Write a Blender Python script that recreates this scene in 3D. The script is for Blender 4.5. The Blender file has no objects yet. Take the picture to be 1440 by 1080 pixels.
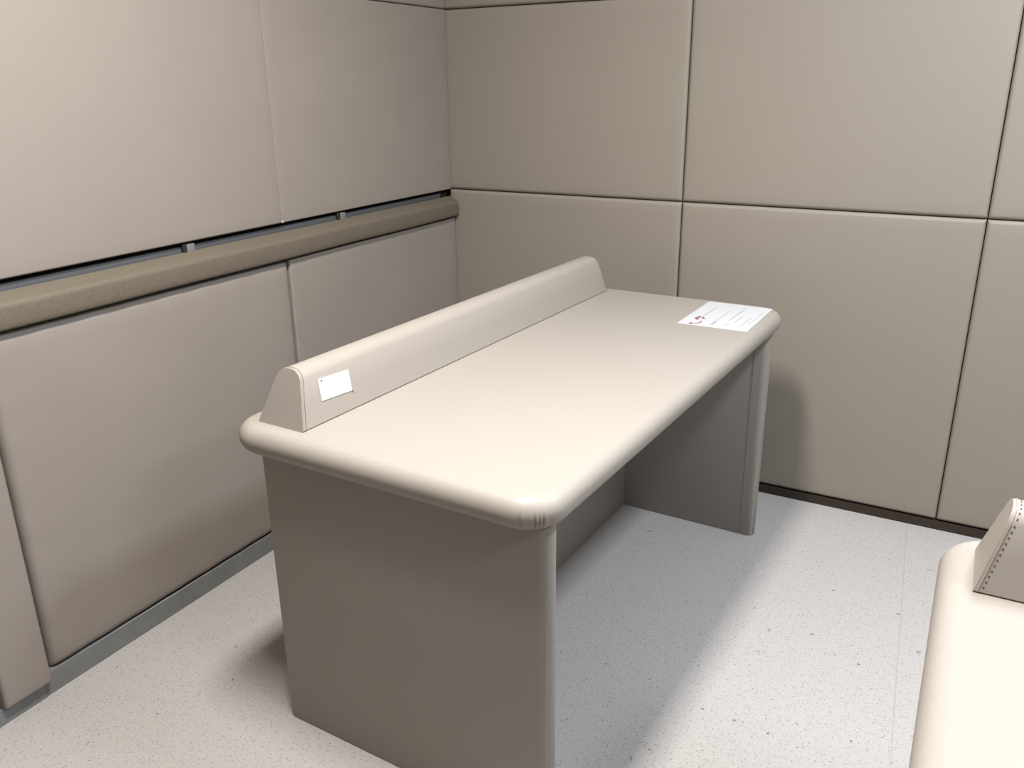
import bpy, bmesh, math, random
from mathutils import Vector, Matrix
random.seed(7)
scn = bpy.context.scene
C = scn.collection
PI = math.pi

# ---------------------------------------------------------------- camera
CAM = (1.89615, -2.83764, 1.39474)
YAW, PITCH, ROLL, FPX = 0.52213, -0.33866, -0.01207, 1197.93
cyw, syw, cp, sp = math.cos(YAW), math.sin(YAW), math.cos(PITCH), math.sin(PITCH)
fwd = Vector((-syw*cp, cyw*cp, sp))
rgt = Vector((cyw, syw, 0)); up = rgt.cross(fwd)
r2 = rgt*math.cos(ROLL) + up*math.sin(ROLL)
u2 = -rgt*math.sin(ROLL) + up*math.cos(ROLL)
cd = bpy.data.cameras.new('camera'); co = bpy.data.objects.new('camera', cd); C.objects.link(co)
co.matrix_world = Matrix(((r2.x, u2.x, -fwd.x, CAM[0]), (r2.y, u2.y, -fwd.y, CAM[1]), (r2.z, u2.z, -fwd.z, CAM[2]), (0, 0, 0, 1)))
cd.sensor_fit = 'HORIZONTAL'; cd.sensor_width = 36; cd.lens = 36*FPX/1440
cd.clip_start = .02
scn.camera = co

# ---------------------------------------------------------------- world, exposure
w = bpy.data.worlds.new('room_world'); scn.world = w; w.use_nodes = True
w.node_tree.nodes['Background'].inputs[0].default_value = (.8, .86, 1, 1)
w.node_tree.nodes['Background'].inputs[1].default_value = 0.05
vs = scn.view_settings
vs.view_transform = 'Standard'; vs.look = 'None'; vs.gamma = 1; vs.use_curve_mapping = False
vs.exposure = 1.42

# ---------------------------------------------------------------- ceiling lamps (positions, size, power, colour)
HC = 2.52
LAMPS = [  # x, y, size x, size y, watts, colour
    (1.16, -1.93, .22, .58, 31.5, (1, .96, .91)),
    (2.42, -1.00, .26, .58, 23, (.83, .90, 1)),
    (3.30, -2.15, .26, .58, 14, (.86, .92, 1)),
]
for lx, ly, sx, sy, pw, colr in LAMPS:
    ld = bpy.data.lights.new('lamp_light', 'AREA'); ld.shape = 'RECTANGLE'; ld.size = sx; ld.size_y = sy
    ld.energy = pw; ld.color = colr
    lo = bpy.data.objects.new('lamp_light', ld); C.objects.link(lo); lo.location = (lx, ly, HC-.032)

# ---------------------------------------------------------------- helpers
def s2l(c):
    return tuple(((v/255)/12.92 if v/255 <= .04045 else (((v/255)+.055)/1.055)**2.4) for v in c)

ALB = .47      # overall reflectance against which the colours below are written
def mat(name, rgb, rough=.5, metal=0, spec=.33, grain=0, gscale=500, var=0, vscale=3, wav=0, wscale=6, coat=0):
    m = bpy.data.materials.new(name); m.use_nodes = True
    nt = m.node_tree; b = nt.nodes['Principled BSDF']
    col = tuple(ALB*v for v in s2l(rgb))+(1,)
    b.inputs['Base Color'].default_value = col
    b.inputs['Roughness'].default_value = rough; b.inputs['Metallic'].default_value = metal
    b.inputs['Specular IOR Level'].default_value = spec
    if coat: b.inputs['Coat Weight'].default_value = coat
    tc = nt.nodes.new('ShaderNodeTexCoord')
    if var:
        n = nt.nodes.new('ShaderNodeTexNoise'); n.inputs['Scale'].default_value = vscale; n.inputs['Detail'].default_value = 6
        mp = nt.nodes.new('ShaderNodeMapRange'); mp.inputs['From Min'].default_value = .3; mp.inputs['From Max'].default_value = .7
        mp.inputs['To Min'].default_value = 1-var; mp.inputs['To Max'].default_value = 1+var
        mx = nt.nodes.new('ShaderNodeVectorMath'); mx.operation = 'SCALE'; mx.inputs[0].default_value = col[:3]
        nt.links.new(tc.outputs['Object'], n.inputs['Vector']); nt.links.new(n.outputs['Fac'], mp.inputs['Value'])
        nt.links.new(mp.outputs[0], mx.inputs['Scale']); nt.links.new(mx.outputs[0], b.inputs['Base Color'])
    last = None
    for amt, sc, dist in ((grain, gscale, .0006), (wav, wscale, .01)):
        if not amt: continue
        n = nt.nodes.new('ShaderNodeTexNoise'); n.inputs['Scale'].default_value = sc; n.inputs['Detail'].default_value = 3
        bp = nt.nodes.new('ShaderNodeBump'); bp.inputs['Strength'].default_value = amt; bp.inputs['Distance'].default_value = dist
        nt.links.new(tc.outputs['Object'], n.inputs['Vector']); nt.links.new(n.outputs['Fac'], bp.inputs['Height'])
        if last: nt.links.new(last.outputs[0], bp.inputs['Normal'])
        last = bp
    if last: nt.links.new(last.outputs[0], b.inputs['Normal'])
    return m

M = {}
M['panel'] = mat('beige_padded_vinyl', (188, 178, 163), .55, grain=.35, gscale=420, var=.012, wav=.12, wscale=4)
M['panel_left'] = mat('soft_beige_padded_vinyl', (191, 180, 170), .6, grain=.45, gscale=300, var=.02, wav=.3, wscale=5)
M['desk'] = mat('pale_beige_leatherette', (204, 195, 184), .48, grain=.35, gscale=500)
M['piping'] = mat('light_piping', (205, 194, 178), .5)
M['seam'] = mat('brown_seam_thread', (120, 106, 92), .8)  # darker brown of the seam lines and stitches themselves
M['rail'] = mat('brown_grey_textured_vinyl', (142, 130, 114), .62, grain=1, gscale=230, var=.09, vscale=160)
M['rail_end'] = mat('dark_brown_cap', (60, 52, 44), .7)
M['steel'] = mat('galvanised_steel', (168, 171, 172), .45, metal=.2, var=.08, vscale=25)
M['skirt'] = mat('dark_brown_skirting', (72, 60, 50), .6)
M['wall'] = mat('taupe_plaster_wall', (154, 141, 118), .8)
M['gap'] = mat('dark_backing_board', (74, 64, 54), .9)
M['channel'] = mat('recess_shaded_steel', (122, 126, 130), .5, metal=.3)  # steel grey darkened, so the shade of the recess is in the colour
M['ceil'] = mat('white_ceiling', (232, 230, 225), .8)
M['white'] = mat('white_metal', (235, 235, 235), .4)
M['paper'] = mat('white_paper', (252, 253, 255), .7)
M['red'] = mat('dark_red_ink', (176, 46, 84), .7)
M['grey_ink'] = mat('pale_grey_ink', (226, 228, 231), .7)
M['blue_ink'] = mat('pale_blue_ink', (186, 208, 236), .7)
M['dark_ink'] = mat('grey_ink', (140, 130, 125), .7)
M['tip'] = mat('white_foam_tip', (240, 238, 232), .6)

def emis():
    m = bpy.data.materials.new('lamp_diffuser'); m.use_nodes = True
    b = m.node_tree.nodes['Principled BSDF']
    b.inputs['Emission Color'].default_value = (1, .97, .92, 1); b.inputs['Emission Strength'].default_value = 3
    return m
M['diff'] = emis()

def floor_mat():
    m = bpy.data.materials.new('speckled_white_vinyl_floor'); m.use_nodes = True
    nt = m.node_tree; N = nt.nodes; Lk = nt.links; b = N['Principled BSDF']
    b.inputs['Roughness'].default_value = .42
    s2l_ = globals()['s2l']
    def s2l(c): return tuple(ALB*v for v in s2l_(c))
    tc = N.new('ShaderNodeTexCoord')
    base = s2l((214, 208, 205))+(1,)
    n = N.new('ShaderNodeTexNoise'); n.inputs['Scale'].default_value = 2.2; n.inputs['Detail'].default_value = 5
    Lk.new(tc.outputs['Object'], n.inputs['Vector'])
    r = N.new('ShaderNodeMix'); r.data_type = 'RGBA'
    r.inputs['A'].default_value = s2l((233, 228, 227))+(1,); r.inputs['B'].default_value = s2l((238, 232, 225))+(1,)
    Lk.new(n.outputs['Fac'], r.inputs['Factor'])
    # fine mottling
    n2 = N.new('ShaderNodeTexNoise'); n2.inputs['Scale'].default_value = 170; n2.inputs['Detail'].default_value = 3
    Lk.new(tc.outputs['Object'], n2.inputs['Vector'])
    mp = N.new('ShaderNodeMapRange'); mp.inputs['From Min'].default_value = .35; mp.inputs['From Max'].default_value = .65
    mp.inputs['To Min'].default_value = .92; mp.inputs['To Max'].default_value = 1.04
    Lk.new(n2.outputs['Fac'], mp.inputs['Value'])
    sc = N.new('ShaderNodeVectorMath'); sc.operation = 'SCALE'
    Lk.new(r.outputs['Result'], sc.inputs[0]); Lk.new(mp.outputs[0], sc.inputs['Scale'])
    cur = sc.outputs[0]
    # two layers of chips: distorted Voronoi cells, only some cells hold a chip
    for scale, rad, keep, colr in ((95, .12, .24, (156, 148, 143)), (34, .06, .09, (122, 114, 109)), (150, .2, .22, (184, 177, 172))):
        dn = N.new('ShaderNodeTexNoise'); dn.inputs['Scale'].default_value = scale*2.1; dn.inputs['Detail'].default_value = 2
        Lk.new(tc.outputs['Object'], dn.inputs['Vector'])
        dm = N.new('ShaderNodeVectorMath'); dm.operation = 'MULTIPLY_ADD'
        dm.inputs[1].default_value = (.5/scale*1.6,)*3
        Lk.new(dn.outputs['Color'], dm.inputs[0]); Lk.new(tc.outputs['Object'], dm.inputs[2])
        v = N.new('ShaderNodeTexVoronoi'); v.voronoi_dimensions = '2D'; v.inputs['Scale'].default_value = scale
        Lk.new(dm.outputs[0], v.inputs['Vector'])
        ss = N.new('ShaderNodeMapRange'); ss.inputs['From Min'].default_value = rad*.75; ss.inputs['From Max'].default_value = rad*1.15
        ss.inputs['To Min'].default_value = 1; ss.inputs['To Max'].default_value = 0
        Lk.new(v.outputs['Distance'], ss.inputs['Value'])
        sx = N.new('ShaderNodeSeparateColor'); Lk.new(v.outputs['Color'], sx.inputs[0])
        lt = N.new('ShaderNodeMath'); lt.operation = 'LESS_THAN'; lt.inputs[1].default_value = keep
        Lk.new(sx.outputs[0], lt.inputs[0])
        ml = N.new('ShaderNodeMath'); ml.operation = 'MULTIPLY'
        Lk.new(ss.outputs[0], ml.inputs[0]); Lk.new(lt.outputs[0], ml.inputs[1])
        mx = N.new('ShaderNodeMix'); mx.data_type = 'RGBA'
        Lk.new(ml.outputs[0], mx.inputs['Factor']); Lk.new(cur, mx.inputs['A']); mx.inputs['B'].default_value = s2l(colr)+(1,)
        cur = mx.outputs['Result']
    # scuffs and dirt spots, each where it lies on the floor, and the faint welded joint of the sheets
    geo = N.new('ShaderNodeNewGeometry')
    wn = N.new('ShaderNodeTexNoise'); wn.inputs['Scale'].default_value = 160
    Lk.new(geo.outputs['Position'], wn.inputs['Vector'])
    wm = N.new('ShaderNodeVectorMath'); wm.operation = 'MULTIPLY_ADD'; wm.inputs[1].default_value = (.008,)*3
    Lk.new(wn.outputs['Color'], wm.inputs[0]); Lk.new(geo.outputs['Position'], wm.inputs[2])
    for (px, py, r, colr) in SPOTS:
        ds = N.new('ShaderNodeVectorMath'); ds.operation = 'DISTANCE'; ds.inputs[1].default_value = (px+.004, py+.004, .004)
        Lk.new(wm.outputs[0], ds.inputs[0])
        mr = N.new('ShaderNodeMapRange'); mr.inputs['From Min'].default_value = r*.6; mr.inputs['From Max'].default_value = r*1.3
        mr.inputs['To Min'].default_value = .8; mr.inputs['To Max'].default_value = 0
        Lk.new(ds.outputs['Value'], mr.inputs['Value'])
        mx = N.new('ShaderNodeMix'); mx.data_type = 'RGBA'
        Lk.new(mr.outputs[0], mx.inputs['Factor']); Lk.new(cur, mx.inputs['A']); mx.inputs['B'].default_value = s2l(colr)+(1,)
        cur = mx.outputs['Result']
    sp_ = N.new('ShaderNodeSeparateXYZ'); Lk.new(geo.outputs['Position'], sp_.inputs[0])
    jl = N.new('ShaderNodeMath'); jl.operation = 'MULTIPLY_ADD'; jl.inputs[1].default_value = .079; jl.inputs[2].default_value = -1.776+.0
    Lk.new(sp_.outputs['Y'], jl.inputs[0])
    ad = N.new('ShaderNodeMath'); ad.operation = 'ADD'; Lk.new(sp_.outputs['X'], ad.inputs[0]); Lk.new(jl.outputs[0], ad.inputs[1])
    ab = N.new('ShaderNodeMath'); ab.operation = 'ABSOLUTE'; Lk.new(ad.outputs[0], ab.inputs[0])
    jm = N.new('ShaderNodeMapRange'); jm.inputs['From Min'].default_value = .0006; jm.inputs['From Max'].default_value = .0022
    jm.inputs['To Min'].default_value = .3; jm.inputs['To Max'].default_value = 0
    Lk.new(ab.outputs[0], jm.inputs['Value'])
    mx = N.new('ShaderNodeMix'); mx.data_type = 'RGBA'
    Lk.new(jm.outputs[0], mx.inputs['Factor']); Lk.new(cur, mx.inputs['A']); mx.inputs['B'].default_value = s2l((170, 160, 152))+(1,)
    cur = mx.outputs['Result']
    Lk.new(cur, b.inputs['Base Color'])
    return m
SPOTS = [(1.626, -.778, .0042, (120, 112, 100)), (1.745, -.809, .0028, (150, 146, 120)), (1.537, -1.2, .0038, (128, 120, 116)),
         (1.615, -1.204, .0032, (90, 90, 88)), (1.783, -1.139, .0032, (112, 104, 98)), (1.042, -.463, .0048, (110, 104, 102)),
         (1.881, -.724, .0058, (165, 160, 138))]
M['floor'] = floor_mat()

def add_box(bm, lo, hi, bevel=0, seg=3):
    res = bmesh.ops.create_cube(bm, size=1)
    vs_ = res['verts']
    for v in vs_:
        v.co = Vector([(lo[i]+hi[i])/2 + v.co[i]*(hi[i]-lo[i]) for i in range(3)])
    if bevel:
        es = list({e for v in vs_ for e in v.link_edges})
        bmesh.ops.bevel(bm, geom=es, offset=bevel, segments=seg, profile=.5, affect='EDGES')

def make(name, bm, m, parent=None, smooth=True, **props):
    me = bpy.data.meshes.new(name)
    bmesh.ops.recalc_face_normals(bm, faces=bm.faces)
    if smooth:
        for f in bm.faces: f.smooth = True
        for e in bm.edges:
            if len(e.link_faces) == 2 and e.calc_face_angle(0) > .7: e.smooth = False
    bm.to_mesh(me); bm.free()
    me.materials.append(m)
    o = bpy.data.objects.new(name, me); C.objects.link(o)
    if parent: o.parent = parent
    for k, v in props.items(): o[k] = v
    return o

def box(name, lo, hi, m, parent=None, bevel=0, seg=3, **props):
    bm = bmesh.new(); add_box(bm, lo, hi, bevel, seg)
    return make(name, bm, m, parent, **props)

def empty(name, loc, rz=0, **props):
    o = bpy.data.objects.new(name, None); C.objects.link(o)
    o.location = loc; o.rotation_euler = (0, 0, rz); o.empty_display_size = .1
    for k, v in props.items(): o[k] = v
    return o

def tube(bm, pts, r, seg=6):
    pts = [Vector(p) for p in pts]; rings = []
    for i, p in enumerate(pts):
        t = (pts[min(i+1, len(pts)-1)]-pts[max(i-1, 0)]).normalized()
        a = t.orthogonal().normalized() if i == 0 else (rings_a - t*rings_a.dot(t)).normalized()
        rings_a = a; b = t.cross(a)
        rings.append([bm.verts.new(p+(a*math.cos(2*PI*k/seg)+b*math.sin(2*PI*k/seg))*r) for k in range(seg)])
    for i in range(len(rings)-1):
        for k in range(seg):
            bm.faces.new((rings[i][k], rings[i][(k+1) % seg], rings[i+1][(k+1) % seg], rings[i+1][k]))
    bm.faces.new(rings[0]); bm.faces.new(rings[-1])

# ---------------------------------------------------------------- room shell
XR, YF = 4.7, -4.4
box('floor', (-.12, YF-.1, -.08), (XR+.1, .12, 0), M['floor'], kind='structure')
box('ceiling', (-.12, YF-.1, HC), (XR+.1, .12, HC+.08), M['ceil'], kind='structure')
WA = .02396                                           # the left wall stands 1.4 degrees off square
wl = box('wall_left', (-.12, -4.5, 0), (-.034, .1, HC), M['gap'], kind='structure'); wl.rotation_euler.z = WA
box('wall_back', (-.12, .034, 0), (XR+.1, .12, HC), M['gap'], kind='structure')
box('wall_right', (XR, YF, 0), (XR+.1, .034, HC), M['wall'], kind='structure')
box('wall_front', (-.12, YF-.1, 0), (XR, YF, HC), M['wall'], kind='structure')
box('baseboard_back', (0.02, -.004, 0), (XR, .034, .0275), M['skirt'], kind='structure')
bb = box('baseboard_left', (-.034, -1.925, 0), (.0095, -.006, .0600), M['steel'], kind='structure', bevel=.001, seg=1); bb.rotation_euler.z = WA
bb = box('trim_1', (-.034, -4.3, 0), (.012, -1.926, .042), M['steel'], kind='structure', bevel=.001, seg=1); bb.rotation_euler.z = WA

# ---------------------------------------------------------------- padded wall panels
def panel_bm(u0, u1, z0, z1, depth, rad=.012, sag=0, bulge=.0):
    """padded board in local (u along the wall, w out of the wall, z up): face at w=0, back at w=-depth; rounded front edges"""
    bm = bmesh.new()
    seg = 5
    nu = max(6, int((u1-u0)/.03)); nz = max(6, int((z1-z0)/.03))
    us = [u0+rad*(1-math.cos(PI/2*k/seg)) for k in range(seg)] + [u0+rad+(u1-u0-2*rad)*k/nu for k in range(nu+1)] + [u1-rad*(1-math.cos(PI/2*k/seg)) for k in range(seg-1, -1, -1)]
    zs = [z0+rad*(1-math.cos(PI/2*k/seg)) for k in range(seg)] + [z0+rad+(z1-z0-2*rad)*k/nz for k in range(nz+1)] + [z1-rad*(1-math.cos(PI/2*k/seg)) for k in range(seg-1, -1, -1)]
    def drop(a, lo, hi):
        d = min(a-lo, hi-a)
        return 0 if d >= rad else rad - math.sqrt(max(0, rad*rad-(rad-d)**2))
    ph = random.random()*6
    grid = []
    for z in zs:
        row = []
        for u in us:
            a, b = drop(u, u0, u1), drop(z, z0, z1)
            w_ = -min(rad, math.hypot(a, b))
            if sag:
                eu = min(u-u0, u1-u)/.12; ez = min(z-z0, z1-z)/.12
                k = min(1, max(0, eu))*min(1, max(0, ez))
                w_ += sag*(k-1)*.0 + sag*k*(math.sin(u*7+ph)*math.sin(z*6+ph*2)*.5 + .3*math.sin(u*17+z*9+ph)) 
                w_ += -sag*.35*math.exp(-eu*2)*(1+math.sin(z*60+ph)) - sag*.35*math.exp(-ez*2)*(1+math.sin(u*55))
            w_ += bulge*(1-((2*u-u0-u1)/(u1-u0))**2)*(1-((2*z-z0-z1)/(z1-z0))**2)
            row.append(bm.verts.new((u, w_, z)))
        grid.append(row)
    for i in range(len(zs)-1):
        for j in range(len(us)-1):
            bm.faces.new((grid[i][j], grid[i][j+1], grid[i+1][j+1], grid[i+1][j]))
    rim = [grid[0][j] for j in range(len(us))] + [grid[i][-1] for i in range(1, len(zs))] + [grid[-1][j] for j in range(len(us)-2, -1, -1)] + [grid[i][0] for i in range(len(zs)-2, 0, -1)]
    back = [bm.verts.new((v.co.x, -depth, v.co.z)) for v in rim]
    n = len(rim)
    for k in range(n): bm.faces.new((rim[k], back[k], back[(k+1) % n], rim[(k+1) % n]))
    bm.faces.new(back)
    return bm

G = .0012
def back_panel(x0, x1, z0, z1, label):
    bm = panel_bm(x0+G, x1-G, z0+G, z1-G, .033, .0125)
    for v in bm.verts: v.co = Vector((v.co.x, -v.co.y, v.co.z))
    o = make('padded_board', bm, M['panel'])
    o['label'] = label; o['category'] = 'wall panel'; o['group'] = 'padded panels of the back wall'
    return o
ZM, ZT, ZT2 = 1.00884, 1.65572, 2.302
XA, XB, XC = .9376, 1.85773, 2.78
back_panel(-.012, XA, .0304, ZM, 'bottom padded panel of the back wall in the corner, behind the far riser end')
back_panel(XA, XB, .0304, ZM, 'bottom padded panel of the back wall behind the desk corner bearing the white sheet')
back_panel(XB, XC, .0304, ZM, 'bottom padded panel at the right edge of the back wall, behind the cut-off desk')
back_panel(-.030, XA, ZM, ZT, 'middle-row padded panel of the back wall next to the room corner')
back_panel(XA, XB, ZM, ZT, 'large middle-row panel of the back wall, right of the panel in the corner')
back_panel(XB, XC, ZM, ZT, 'upper padded panel of the back wall, only a sliver at the right edge')
back_panel(-.030, XA, ZT, ZT2, 'top-row padded panel of the back wall, a thin strip beside the corner')
for a, b, z0, z1, lb in ((XC, 3.7, .0304, ZM, 'bottom padded panel of the back wall, furthest right, outside the photo'),
                         (XC, 3.7, ZM, ZT, 'middle-row padded panel of the back wall, furthest right, outside the photo'),
                         (XA, XB, ZT, ZT2, 'top-row padded panel of the back wall, second from the corner, above the photo'),
                         (XB, XC, ZT, ZT2, 'top-row padded panel of the back wall, third from the corner, above the photo')):
    back_panel(a, b, z0, z1, lb)

def left_panel(y0, y1, z0, z1, face, label, rad=.011, sag=0, kind='padded_board', grp='padded panels of the left wall'):
    bm = panel_bm(y0+G*.9, y1-G*.3, z0+G, z1-G, .033+face, rad, sag)
    for v in bm.verts: v.co = Vector((v.co.y+face, v.co.x, v.co.z))
    o = make(kind, bm, M['panel_left'])
    o.rotation_euler.z = WA
    o['label'] = label; o['category'] = 'wall panel'
    if grp: o['group'] = grp
    return o
YJ, YS = -.9525, -1.9146
LF = .0155
p1 = left_panel(YJ, -.0004, ZM, ZT, 0, 'upper padded panel of the left wall next to the corner, above the rail', .0025)
p2 = left_panel(YJ-.957, YJ-.001, ZM, ZT, .0035, 'large upper padded panel at the left edge of the photo, above the rail', .005)
left_panel(YJ, -.0004, ZT, ZT2, 0, 'top-row padded panel of the left wall, a thin wedge at the top edge', .008)
left_panel(YJ-.957, YJ, ZT, ZT2, 0, 'padded top-row panel of the left wall above the frame')
left_panel(YJ, -.0004, .0608, .9015, LF, 'lower padded panel of the left wall in the corner, behind the riser', .006, sag=.0022)
left_panel(YS+.015, YJ, .0608, .9015, LF, 'lower padded panel of the left wall below the rail, left of the desk', .023, sag=.0028)
left_panel(-2.032, YS, .043, .89, .031, 'narrow padded strip at the lower left edge, standing proud beside the lower panel', .010, kind='padded_strip', grp=None)
for n_, (ya, yb) in enumerate(((-2.868, -1.911), (-3.826, -2.868))):
    wh = ('second', 'third')[n_]
    left_panel(ya, yb-.001, ZM, ZT, 0, 'upper padded panel of the left wall, %s bay outside the photo' % wh, .005)
    left_panel(ya, yb-.001, ZT, ZT2, 0, 'top-row padded panel of the left wall, %s bay outside the photo' % wh, .005)
for n_, (ya, yb) in enumerate(((-2.99, -2.034), (-3.95, -2.992))):
    left_panel(ya, yb, .0608, .9015, LF, 'lower padded panel of the left wall, %s bay outside the photo' % ('second', 'third')[n_], .012)
for z0, z1, lb in ((.0304, ZM, 'bottom'), (ZM, ZT, 'middle-row'), (ZT, ZT2, 'top-row')):
    back_panel(3.7, 4.62, z0, z1, lb+' padded panel of the back wall against the right wall, outside the photo')
back_panel(XC, 3.7, ZT, ZT2, 'top-row padded panel of the back wall, fourth from the corner, above the photo')
bm = bmesh.new(); bmesh.ops.create_icosphere(bm, subdivisions=2, radius=.0042)
for v in bm.verts: v.co = Vector((v.co.x*.7+.0005, v.co.y*1.1+YJ-.001+.004, v.co.z+ZM+.004))
make('corner_tip', bm, M['tip'], p1, label='tiny white chip at the panel corner')

# ---------------------------------------------------------------- rail on the left wall
rail = empty('bumper_rail', (0, 0, .93), WA, label='brown-grey textured bumper rail running along the left wall above the lower panels', category='rail')
# padding: profile swept along y
prof = [(-.005, .9835), (.008, .9775)]
prof += [(.020+.014*math.sin(t), .9525+.0165*math.cos(t)) for t in [i*PI/2/8 for i in range(1, 9)]]
prof += [(.0352, .938), (.0345, .922)]
prof += [(.0255+.0085*math.cos(t), .9155-.0085*math.sin(t)) for t in [i*PI/2/5 for i in range(1, 6)]]
prof += [(.0165, .9068), (.0165, .956), (-.005, .956)]
def sweep(prof, y0, y1, n=1, wob=0):
    bm = bmesh.new(); rings = []
    for i in range(n+1):
        y = y0+(y1-y0)*i/n
        rings.append([bm.verts.new((x, y, z-.93 + wob*math.sin(y*9+x*40))) for x, z in prof])
    m = len(prof)
    for i in range(n):
        for k in range(m):
            bm.faces.new((rings[i][k], rings[i][(k+1) % m], rings[i+1][(k+1) % m], rings[i+1][k]))
    bm.faces.new(rings[0]); bm.faces.new(rings[-1])
    return bm
make('padding', sweep(prof, -1.868, -.006, 40, .0006), M['rail'], rail)
capp = [(x*1.02+.0006, z) for x, z in prof]
make('end_cap', sweep(capp, -1.885, -1.868), M['rail_end'], rail, label='dark brown end cap')
bm = bmesh.new()
add_box(bm, (-.033, -1.9, .030), (-.012, -.062, .0675), .0015, 2)
make('channel', bm, M['channel'], rail, label='grey steel channel')
for yb in (-1.306, -.672):
    bm = bmesh.new(); add_box(bm, (-.0125, yb-.004, .045), (-.004, yb+.022, .0735), .0012, 2)
    br = make('bracket', bm, M['steel'], rail)
    bm = bmesh.new(); add_box(bm, (-.0125, yb-.018, .044), (-.0028, yb-.005, .0755), .001, 1)
    make('clip', bm, M['rail_end'], br, label='dark clip')

# ---------------------------------------------------------------- desk
W_, D_, T_ = .7585, 1.4954, .0634        # depth (x), length (y), thickness of the top
HT = .75
R_ = T_/2; RC = .077

def tabletop_bm(pleats):
    bm = bmesh.new()
    corners = [(W_, 0, -90), (W_, D_, 0), (0, D_, 90), (0, 0, 180)]
    phis = [90-180*k/20 for k in range(21)]
    zc = HT-R_
    rings = []
    for ph in phis:
        f = math.radians(ph); inset = R_*(1-math.cos(f)); rc = RC-inset
        z = zc+R_*math.sin(f)
        ring = []
        for ci, (cx_, cy_, a0) in enumerate(corners):
            ccx = cx_ - (RC if cx_ > 0 else -RC); ccy = cy_ - (RC if cy_ > 0 else -RC)
            nseg = 72 if (ci == 0 and pleats) else 14
            for k in range(nseg+1):
                an = a0+90*k/nseg; t = math.radians(an); r = rc
                if ci == 0 and pleats:
                    for pa, pw, pd in ((-71, 1.5, .0022), (-52, 1.2, .0036), (-46.5, 1.0, .0028), (-41, 1.2, .0036)):
                        g = math.exp(-((an-pa)/pw)**2) - .35*math.exp(-((an-pa-3.0)/2)**2)
                        h = math.exp(-((ph+22)/30)**2)
                        r -= pd*g*h
                ring.append(bm.verts.new((ccx+r*math.cos(t), ccy+r*math.sin(t), z)))
        rings.append(ring)
    n = len(rings[0])
    for i in range(len(rings)-1):
        for k in range(n):
            bm.faces.new((rings[i][k], rings[i][(k+1) % n], rings[i+1][(k+1) % n], rings[i+1][k]))
    bm.faces.new(rings[0]); bm.faces.new(rings[-1])
    return bm

PROF = [(.0646, 0), (.0626, .0028), (.082, .050), (.1015, .0985), (.107, .107), (.1135, .1125), (.121, .116), (.129, .1172), (.139, .1172),
        (.148, .116), (.1555, .1125), (.1615, .1065), (.1665, .098), (.1764, .050), (.1864, .0028), (.1840, 0)]
RY0, RY1, KN, KF = .0432, 1.4346+.012, .25, .34
def riser_bm():
    bm = bmesh.new(); rings = []
    NS = 30; e = .010
    cx_ = .128; czz = .05
    for i in range(NS+1):
        t = i/NS
        rings_ = []
        for j, (x, z) in enumerate(PROF):
            ya = RY0+KN*z; yb = RY1-KF*z
            rings_.append((x, ya, yb, z))
        rings.append(rings_)
    def ring(f, shrink=0):
        out = []
        for (x, ya, yb, z) in rings[0]:
            xs, zs = x+(cx_-x)*shrink, z+((czz-z)*shrink if z > 0 else 0)
            out.append(bm.verts.new((xs, RY1-KF*zs-f, HT+zs)))
        return out
    seq = [[bm.verts.new((x, ya, HT+z)) for (x, ya, yb, z) in rings[0]]]
    mids = 24
    for k in range(mids+1):
        t = k/mids
        row = []
        for (x, ya, yb, z) in rings[0]:
            a_, b_ = ya+.006, yb-.020
            row.append(bm.verts.new((x, a_+(b_-a_)*t, HT+z)))
        seq.append(row)
    for k in range(1, 6):
        a = PI/2*k/5; seq.append(ring(.020*(1-math.sin(a)), .10*(1-math.cos(a))))
    m = len(PROF)
    for i in range(len(seq)-1):
        for k in range(m):
            bm.faces.new((seq[i][k], seq[i][(k+1) % m], seq[i+1][(k+1) % m], seq[i+1][k]))
    bm.faces.new(seq[0]); bm.faces.new(seq[-1])
    return bm

def side_panel_bm(y0, y1):
    """upright end panel with a half-round front edge, local coordinates of the desk"""
    bm = bmesh.new(); r = (y1-y0)/2; yc = (y0+y1)/2; xb, xf = .0476, W_-.0234
    pts = [(xf-r+r*math.cos(a), yc+r*math.sin(a)) for a in [math.radians(-90+180*k/16) for k in range(17)]]
    b = .008
    pts += [(xb+b-b*math.sin(a), y1-b+b*math.cos(a)) for a in [PI/2*k/4 for k in range(5)]]
    pts += [(xb+b-b*math.cos(a), y0+b-b*math.sin(a)) for a in [PI/2*k/4 for k in range(5)]]
    zs = [(0, -.0015), (.0025, 0), (HT-T_+.012, 0)]
    rings = []
    for z, off in zs:
        rings.append([bm.verts.new((x+(-off if x < .3 else off), y+(-off if y < yc else off), z)) for x, y in pts])
    n = len(pts)
    for i in range(len(rings)-1):
        for k in range(n):
            bm.faces.new((rings[i][k], rings[i][(k+1) % n], rings[i+1][(k+1) % n], rings[i+1][k]))
    bm.faces.new(rings[0]); bm.faces.new(rings[-1])
    return bm

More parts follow.
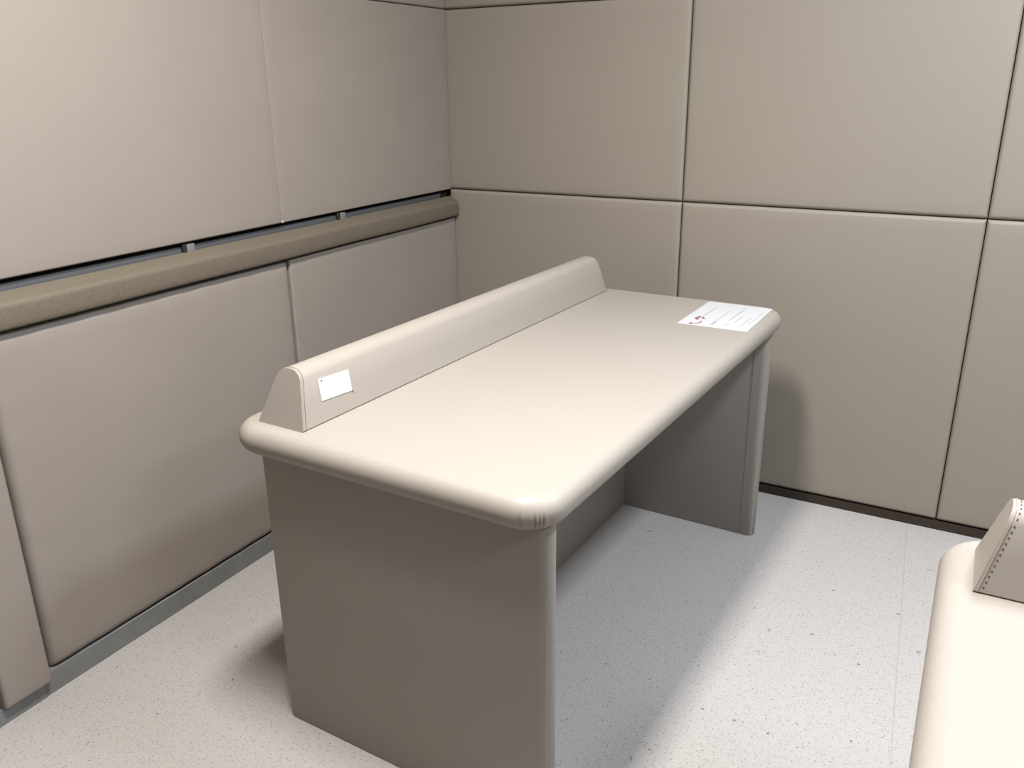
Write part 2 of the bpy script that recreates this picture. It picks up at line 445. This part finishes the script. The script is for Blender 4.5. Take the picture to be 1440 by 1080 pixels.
def make_desk(loc, rz, label, pleats, stitched):
    t = empty('desk', loc, rz, label=label, category='desk')
    make('tabletop', tabletop_bm(pleats), M['desk'], t)
    ri = make('riser', riser_bm(), M['desk'], t)
    # seam close to the near end, following the profile
    off = .0085
    path = []
    for j in range(len(PROF)-1):
        (xa, za), (xb, zb) = PROF[j], PROF[j+1]
        dl = math.hypot(xb-xa, zb-za); n = max(1, int(dl/.004))
        for k in range(n):
            x, z = xa+(xb-xa)*k/n, za+(zb-za)*k/n
            nx, nz = -(zb-za)/dl, (xb-xa)/dl
            path.append((x, z, nx, nz))
    seam = [(x+nx*-.0002, RY0+KN*z+off, HT+z+nz*-.0002) for x, z, nx, nz in path]
    bm = bmesh.new()
    if not stitched:
        tube(bm, seam, .0008, 6)
        make('seam', bm, M['seam'], ri, label='thin darker seam line')
        bm = bmesh.new(); tube(bm, [(x, y-.0042, z) for x, y, z in seam], .0013, 6)
        make('piping', bm, M['piping'], ri)
    else:
        tube(bm, [(x, y-.004, z) for x, y, z in seam], .0013, 6)
        make('piping', bm, M['piping'], ri)
        bm = bmesh.new()
        for i in range(2, len(seam)-1, 1):
            a, b = Vector(seam[i]), Vector(seam[i+1])
            if i % 2: continue
            a = a+Vector((0, .001, 0)); b = b+Vector((0, .001, 0))
            tube(bm, [a, a.lerp(b, .6)], .0011, 5)
        make('stitching', bm, M['seam'], ri, label='row of dark stitches')
    y0n, y1n = .0508, .0508+.045
    y1f = D_-.0349; y0f = y1f-.045
    sd = make('side_panel', side_panel_bm(y0n, y1n), M['desk'], t)
    sd2 = make('side_panel', side_panel_bm(y0f, y1f), M['desk'], t)
    for s_, yy in ((sd, y1n), (sd2, y0f)):
        bm = bmesh.new(); tube(bm, [(.688, yy, .002), (.688, yy, HT-T_)], .0011, 6)
        make('piping', bm, M['piping'], s_)
        bm = bmesh.new(); tube(bm, [(.6905, yy, .002), (.6905, yy, HT-T_)], .0009, 6)
        make('seam', bm, M['seam'], s_, label='thin darker seam line')
    bm = bmesh.new(); add_box(bm, (.2606, y1n-.001, 0), (.2826, y0f+.001, HT-T_+.01), .0015, 2)
    make('modesty_panel', bm, M['desk'], t)
    return t

X0, Y0, A1 = .57542, -1.73441, -.02821
desk = make_desk((X0, Y0, 0), A1, 'large beige leatherette desk in mid-room with a white sheet on top', True, False)
A2 = .0151
desk2 = make_desk((1.89178, -1.50305, 0), A2-PI/2, 'cream leatherette desk cut off by the lower right corner, stitched riser at its back', False, True)

# ---------------------------------------------------------------- sheet on the desk
def on_desk(x, y, z):       # desk-local -> world
    c, s = math.cos(A1), math.sin(A1)
    return (X0+c*x-s*y, Y0+s*x+c*y, z)
sheet = empty('paper_sheet', on_desk(.532, 1.168, HT), A1, label='white printed sheet with a small red logo on the far corner of the desk', category='paper')
ox, oy = .532, 1.168
bm = bmesh.new()
q = [(.0, 0), (.198, .004), (.192, .286), (-.004, .288)]
lo = [bm.verts.new((x, y, .0002)) for x, y in q]; hi = [bm.verts.new((x, y, .0008)) for x, y in q]
bm.faces.new(lo); bm.faces.new(hi)
for k in range(4): bm.faces.new((lo[k], lo[(k+1) % 4], hi[(k+1) % 4], hi[k]))
make('page', bm, M['paper'], sheet, smooth=False)
def strokes(bm, a, b, wd, z=.0012, dash=None):
    """printed stroke from a to b (x, y); dash = list of (gap, length) patterns standing for illegible words"""
    a, b = Vector(a), Vector(b); L = (b-a).length; d = (b-a)/L; nrm = Vector((-d.y, d.x))
    pos = 0
    while pos < L:
        ln = min(random.uniform(.006, .02) if dash else L, L-pos)
        p, q_ = a+d*pos, a+d*(pos+ln)
        vs_ = [p+nrm*wd/2, p-nrm*wd/2, q_-nrm*wd/2, q_+nrm*wd/2]
        lo_ = [bm.verts.new((v.x, v.y, .0008)) for v in vs_]; hi_ = [bm.verts.new((v.x, v.y, z-.0001)) for v in vs_]
        bm.faces.new(hi_)
        for k in range(4): bm.faces.new((lo_[k], lo_[(k+1) % 4], hi_[(k+1) % 4], hi_[k]))
        pos += ln+(.0035 if dash else 1)
for (xa, ya, yb, wd) in ((.571, 1.285, 1.393, .006), (.620, 1.239, 1.368, .005), (.652, 1.266, 1.423, .006), (.672, 1.249, 1.321, .005), (.698, 1.213, 1.317, .005), (.658, 1.206, 1.235, .005), (.712, 1.24, 1.40, .003)):
    bm = bmesh.new(); strokes(bm, (xa-ox, ya-oy), (xa-ox+.001, yb-oy), wd)
    make('text_line', bm, M['grey_ink'], sheet, smooth=False, label='pale grey line of small print')
bm = bmesh.new(); strokes(bm, (.622-ox, 1.196-oy), (.622-ox, 1.232-oy), .007)
make('printed_mark', bm, M['blue_ink'], sheet, smooth=False, label='pale blue printed mark')
bm = bmesh.new()
def dotpath(bm, pts, r):
    for a, b in zip(pts[:-1], pts[1:]): strokes(bm, a, b, r, z=.0013)
arc = [(.572-ox+.020*math.cos(t), 1.216-oy+.033*math.sin(t)) for t in [math.radians(d) for d in range(245, -20, -24)]]
arc = [(.566, 1.185), (.575, 1.184), (.583, 1.192), (.587, 1.206), (.586, 1.220)]
dotpath(bm, [(x-ox, y-oy) for x, y in arc], .0035)
dotpath(bm, [(.566-ox, 1.180-oy), (.566-ox, 1.191-oy)], .008)
zig = [(.574, 1.232), (.560, 1.234), (.568, 1.243), (.557, 1.249), (.568, 1.256), (.560, 1.266), (.576, 1.262), (.583, 1.250), (.577, 1.243)]
dotpath(bm, [(x-ox, y-oy) for x, y in zig], .0045)
make('logo', bm, M['red'], sheet, smooth=False, label='dark red curved logo')

# ---------------------------------------------------------------- card on the riser's front face
xa, za, xb, zb = .1867, 0, .1665, .098
nrm = Vector((zb-za, 0, -(xb-xa))).normalized()            # outward normal in desk local x-z
upv = Vector((xb-xa, 0, zb-za)).normalized()
org = Vector((xb+(xa-xb)*.0, 0, 0))
# local frame: origin at the face point at height .09, y right
base = Vector((.1667+(.1867-.1667)*(.098-.0885)/.098, .112, HT+.0885))
wy = Vector((0, 1, 0))
def cardpt(a, b, h): return base+wy*a+upv*b+nrm*h
def card_bm(q, h0, h1):
    bm = bmesh.new()
    lo = [bm.verts.new(cardpt(a, b, h0)-base) for a, b in q]; hi = [bm.verts.new(cardpt(a, b, h1)-base) for a, b in q]
    bm.faces.new(lo); bm.faces.new(hi); n = len(q)
    for k in range(n): bm.faces.new((lo[k], lo[(k+1) % n], hi[(k+1) % n], hi[k]))
    return bm
card = empty('card', on_desk(base.x, base.y, base.z), A1, label='small blank white card fixed tilted to the near end of the desk riser', category='card')
th = math.radians(-3)
def rc_(a, b): return (a*math.cos(th)-b*math.sin(th), a*math.sin(th)+b*math.cos(th))
make('face', card_bm([rc_(0, 0), rc_(.0905, 0), rc_(.0905, -.046), rc_(.0, -.046)], .0003, .0010), M['paper'], card, smooth=False)
def disc(a, b, r): return [rc_(a+r*math.cos(2*PI*k/10), b+r*math.sin(2*PI*k/10)) for k in range(10)]
make('mark', card_bm(disc(.0095, -.0055, .0022), .001, .0013), M['dark_ink'], card, smooth=False, label='tiny grey mark')
make('pin', card_bm(disc(.0915, -.047, .0016), .0003, .0022), M['dark_ink'], card, smooth=False, label='tiny grey dot at the card corner')

# ---------------------------------------------------------------- ceiling lamps
for i, (lx, ly, sx, sy, pw, colr) in enumerate(LAMPS):
    t = empty('ceiling_light', (lx, ly, HC), 0, label='white rectangular ceiling light panel, ' + ('above the large desk', 'above the cut-off desk', 'nearest the right wall')[i], category='ceiling light', group='ceiling light panels')
    bm = bmesh.new(); hx, hy = sx/2+.012, sy/2+.012
    for lo, hi in (((-hx, -hy, -.028), (hx, -hy+.012, 0)), ((-hx, hy-.012, -.028), (hx, hy, 0)), ((-hx, -hy+.012, -.028), (-hx+.012, hy-.012, 0)), ((hx-.012, -hy+.012, -.028), (hx, hy-.012, 0))):
        add_box(bm, lo, hi)
    make('frame', bm, M['white'], t, smooth=False)
    box('diffuser', (-sx/2, -sy/2, -.024), (sx/2, sy/2, -.004), M['diff'], t)
